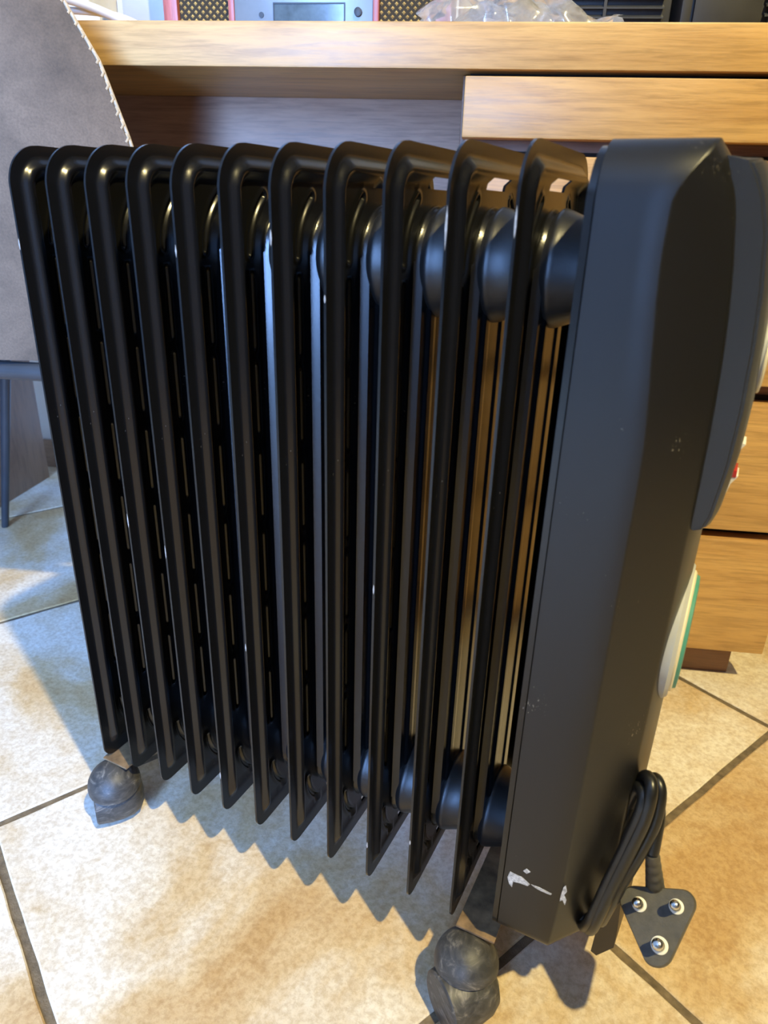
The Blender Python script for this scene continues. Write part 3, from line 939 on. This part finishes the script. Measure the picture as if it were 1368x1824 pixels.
# radio with woven speaker cloth
rd = desk_thing('radio', -.592, .10, 'red wooden table radio with woven speaker grilles and silver front', 'radio')
RW, RHt = .184, .20
M_red = M['red_wood']
box('cabinet', M_red, rd, -RW, RW, .012, .16, .0, RHt, .003)
box('frame_strip', M_red, rd, -RW, -RW + .019, -.004, .012, 0, RHt, .002)
box('frame_strip', M_red, rd, RW - .019, RW, -.004, .012, 0, RHt, .002)
box('frame_strip', M_red, rd, -.098, -.0905, -.004, .012, 0, RHt, .001)
box('frame_strip', M_red, rd, .087, .0945, -.004, .012, 0, RHt, .001)
for (a, b) in ((-RW + .019, -.098), (.0945, RW - .019)):
    g = box('speaker_grille', M['weave_dark'], rd, a, b, .004, .012, .0, RHt)
    bm = bmesh.new()
    nxp = int((b - a) / .0045); nz = int(RHt / .0045)
    for ix in range(nxp):
        for iz in range(nz):
            if (ix + iz) % 2: continue
            x = a + (ix + .5) * (b - a) / nxp; z = (iz + .5) * RHt / nz
            t = .0021
            vs = [bm.verts.new(p) for p in ((x - t * 1.15, .004, z), (x, .004, z - t * 1.1), (x + t * 1.15, .004, z), (x, .004, z + t * 1.1), (x, .0018, z))]
            for k in range(4): bm.faces.new((vs[k], vs[(k + 1) % 4], vs[4]))
    w_ = link('cloth_weave', finish(bm, 'cloth_weave'), M['weave'], g); w_['kind'] = 'stuff'
face = box('front_face', M['silver'], rd, -.0905, .087, -.002, .012, 0, RHt, .001)
bm = bmesh.new()
for (a, b, c_, d) in ((-.040, .052, .046, .0475), (-.040, -.0385, .012, .046), (.0505, .052, .012, .046)):
    bm_box(bm, a, b, -.0035, -.002, c_, d)
link('display_bezel', finish(bm, 'display_bezel'), M['dark_plastic'], face)
box('display', M['display'], face, -.0385, .0505, -.0028, -.002, .012, .046)
lathe('button', M['dark_plastic'], face, [(0, 0), (0, .005), (.004, .0048), (.005, 0)], frame_matrix((.0685, -.002, .0375), (0, -1, 0), (0, 0, 1)), 20)
lathe('jack', M['dark_plastic'], face, [(0, 0), (0, .0032), (.001, .0032), (.001, 0)], frame_matrix((-.0555, -.002, .0345), (0, -1, 0), (0, 0, 1)), 16)
lathe('tuning_dial', M['silver'], face, [(0, 0), (0, .022), (.006, .0215), (.008, .019), (.008, 0)], frame_matrix((.006, -.002, .080), (0, -1, 0), (0, 0, 1)), 32)

# putty coloured case beside the radio, tan box, white box, slate item, cable
o = desk_thing('speaker_case', -.822, .155, 'putty grey plastic case standing beside the red radio', 'case')
box('body', M['putty'], o, -.036, .036, 0, .12, 0, .20, .004); box('front_bead', M['white_plastic'], o, .031, .0355, -.002, .0, .004, .196)
o = desk_thing('cardboard_box', -.885, .30, 'small tan cardboard box behind the white cable', 'box')
bm = bmesh.new(); bm_box(bm, -.030, .030, 0, .06, 0, .16, .001); link('carton', finish(bm, 'carton'), M['card'], o); box('flap', M['card'], o, -.030, .030, -.002, .0, .11, .16)
o = desk_thing('storage_tub', -1.06, .25, 'white plastic storage tub propped on paper and slate block', 'tub')
bm = bmesh.new()
z0_ = .070
rgs = []
for (s, z) in ((.92, z0_), (1.0, z0_ + .008), (1.05, z0_ + .13), (1.10, z0_ + .133), (1.10, z0_ + .14), (1.0, z0_ + .14), (.95, z0_ + .015)):
    rgs.append([bm.verts.new((x * s, y * s + .06, z)) for x, y in ((-.11, -.05), (.095, -.05), (.10, -.045), (.10, .05), (-.11, .05))])
for a, b in zip(rgs, rgs[1:]):
    for k in range(5): bm.faces.new((a[k], a[(k + 1) % 5], b[(k + 1) % 5], b[k]))
bm.faces.new(rgs[0]); bm.faces.new(rgs[-1])
link('tub_body', finish(bm, 'tub_body'), M['white_plastic'], o); box('rim', M['white_plastic'], o, -.115, .105, .002, .007, z0_ + .12, z0_ + .135, .001)
o = desk_thing('paper_stack', -1.035, .25, 'pale stack of paper under the white tub', 'paper')
for k in range(5): box('sheaf', M['paper'], o, -.035 + .002 * (k % 2), .10 - .003 * (k % 3), .001 * (k % 2), .12, .0138 * k, .0138 * k + .0132, .0004)
o = desk_thing('slate_block', -1.125, .25, 'dark slate blue block beside the stack of paper', 'block')
box('block_body', M['blue_item'], o, -.045, .048, 0, .11, 0, .062, .004); box('block_lid', M['blue_item'], o, -.047, .050, -.002, .112, .062, .0695, .002)
cb = [room(-1.12 + .0 * k, .14, DT) for k in range(1)]
pts = []
for k in range(41):
    t = k / 40
    pts.append(room(-1.0 + .20 * t, .08 - .02 * sin(pi * t), DT + .006 + .038 * sin(pi * min(1, t * 1.0)) ** .6 + .004 * sin(6 * t)))
cb = desk_thing('cable', -.90, .07, 'thick white cable arching over the desk edge', 'cable')
inv = (Matrix.Translation(room(-.90, .07, DT)) @ Matrix.Rotation(DESK_ANG, 4, 'Z')).inverted()
tube('sheath', M['cable_white'], cb, [inv @ p for p in pts], .0052, 12)
pts2 = [inv @ (p + EU * .012 - Vector((0, 0, .006 + .006 * sin(k / 6)))) + Vector((0, .012, 0)) for k, p in enumerate(pts[8:])]
pts2 = [Vector((p.x, p.y, max(p.z, .0045))) for p in pts2]
tube('second_strand', M['cable_white'], cb, pts2, .0042, 12)

# clear plastic bag, crumpled, near the edge
bag = desk_thing('plastic_bag', -.330, -.028, 'crumpled clear plastic bag lying near the desk edge', 'bag')
def bag_mesh(seed, hz, ln, dep):
    rnd = random.Random(seed); bm = bmesh.new()
    nx, nt = 44, 18
    ph = [rnd.uniform(0, 6.28) for _ in range(12)]
    rg = []
    for i in range(nx + 1):
        t = i / nx; x = -ln / 2 + ln * t
        env = (sin(pi * min(1, t * 1.1 + .02)) ** .55) * (1 - .55 * t) if t < .88 else (sin(pi * min(1, .88 * 1.1 + .02)) ** .55) * (1 - .55 * t) + .16 * (t - .88) / .12
        row = []
        for j in range(nt):
            a = pi * j / (nt - 1)
            cr = 1 + .16 * sin(5 * t * 3 + 3 * a + ph[0]) + .10 * sin(17 * t + 2 * a + ph[1]) + .07 * sin(31 * t - 5 * a + ph[2])
            y = dep * (.5 - .5 * cos(a)) ; z = hz * env * sin(a) ** .75 * cr
            row.append(bm.verts.new((x + .004 * sin(9 * a + 20 * t), y + .004 * sin(23 * t + ph[3]), max(.0012, z + .0015))))
        rg.append(row)
    for a, b in zip(rg, rg[1:]):
        for j in range(nt - 1): bm.faces.new((a[j], a[j + 1], b[j + 1], b[j]))
    return finish(bm, 'film', 70)
link('film', bag_mesh(2, .062, .215, .10), M['film'], bag)
f2 = link('inner_fold', bag_mesh(9, .034, .16, .06), M['film'], bag); f2.location = (.012, .02, 0)
o = desk_thing('putty_bottle', -.372, .13, 'small beige bottle behind the clear plastic bag', 'bottle')
lathe('bottle_body', M['card'], o, [(0, 0), (0, .028), (.07, .028), (.085, .016), (.10, .014), (.10, 0)], Matrix.Rotation(radians(-90), 4, 'Y'), 24)
lathe('cap', M['cream_plastic'], o, [(.10, 0), (.10, .016), (.125, .016), (.125, 0)], Matrix.Rotation(radians(-90), 4, 'Y'), 24)

# black vented equipment
def vented(name, u, w, wid, dep, hgt, label, vents, panel=None):
    o = desk_thing(name, u, w, label, 'electronics', None)
    box('casing', M['dark_plastic'], o, 0, wid, .006, dep, 0, hgt, .002)
    for (a, b, z0, z1) in vents:
        n = int((z1 - z0) / .0105)
        for k in range(n):
            z = z0 + (k + .5) * (z1 - z0) / n
            bm = bmesh.new()
            bm_extrude_poly(bm, [Vector((a, .0065, z + .0036)), Vector((a, -.002, z - .0008)), Vector((a, -.002, z - .0026)), Vector((a, .0065, z + .0012))], Vector((b - a, 0, 0)))
            link('louvre', finish(bm, 'louvre'), M['louvre'], o)
        for f in (.22, .62):
            box('rib', M['dark_plastic'], o, a + (b - a) * f, a + (b - a) * f + .004, -.0025, .006, z0, z1)
    if panel:
        for (a, b, m_) in panel: box('front_panel', M[m_], o, a, b, -.001, .006, 0, hgt, .0008)
    return o
vented('amplifier', -.345, .22, .225, .20, .16, 'black amplifier case with louvred front behind the plastic bag',
       [(.006, .215, .022, .12)], None)
vented('computer_tower', -.112, .20, .19, .30, .17, 'black computer case with plain front and short louvres',
       [(.105, .128, .01, .15), (.138, .186, .01, .15)], [(0, .012, 'dark_plastic'), (.016, .100, 'dark_plastic')])
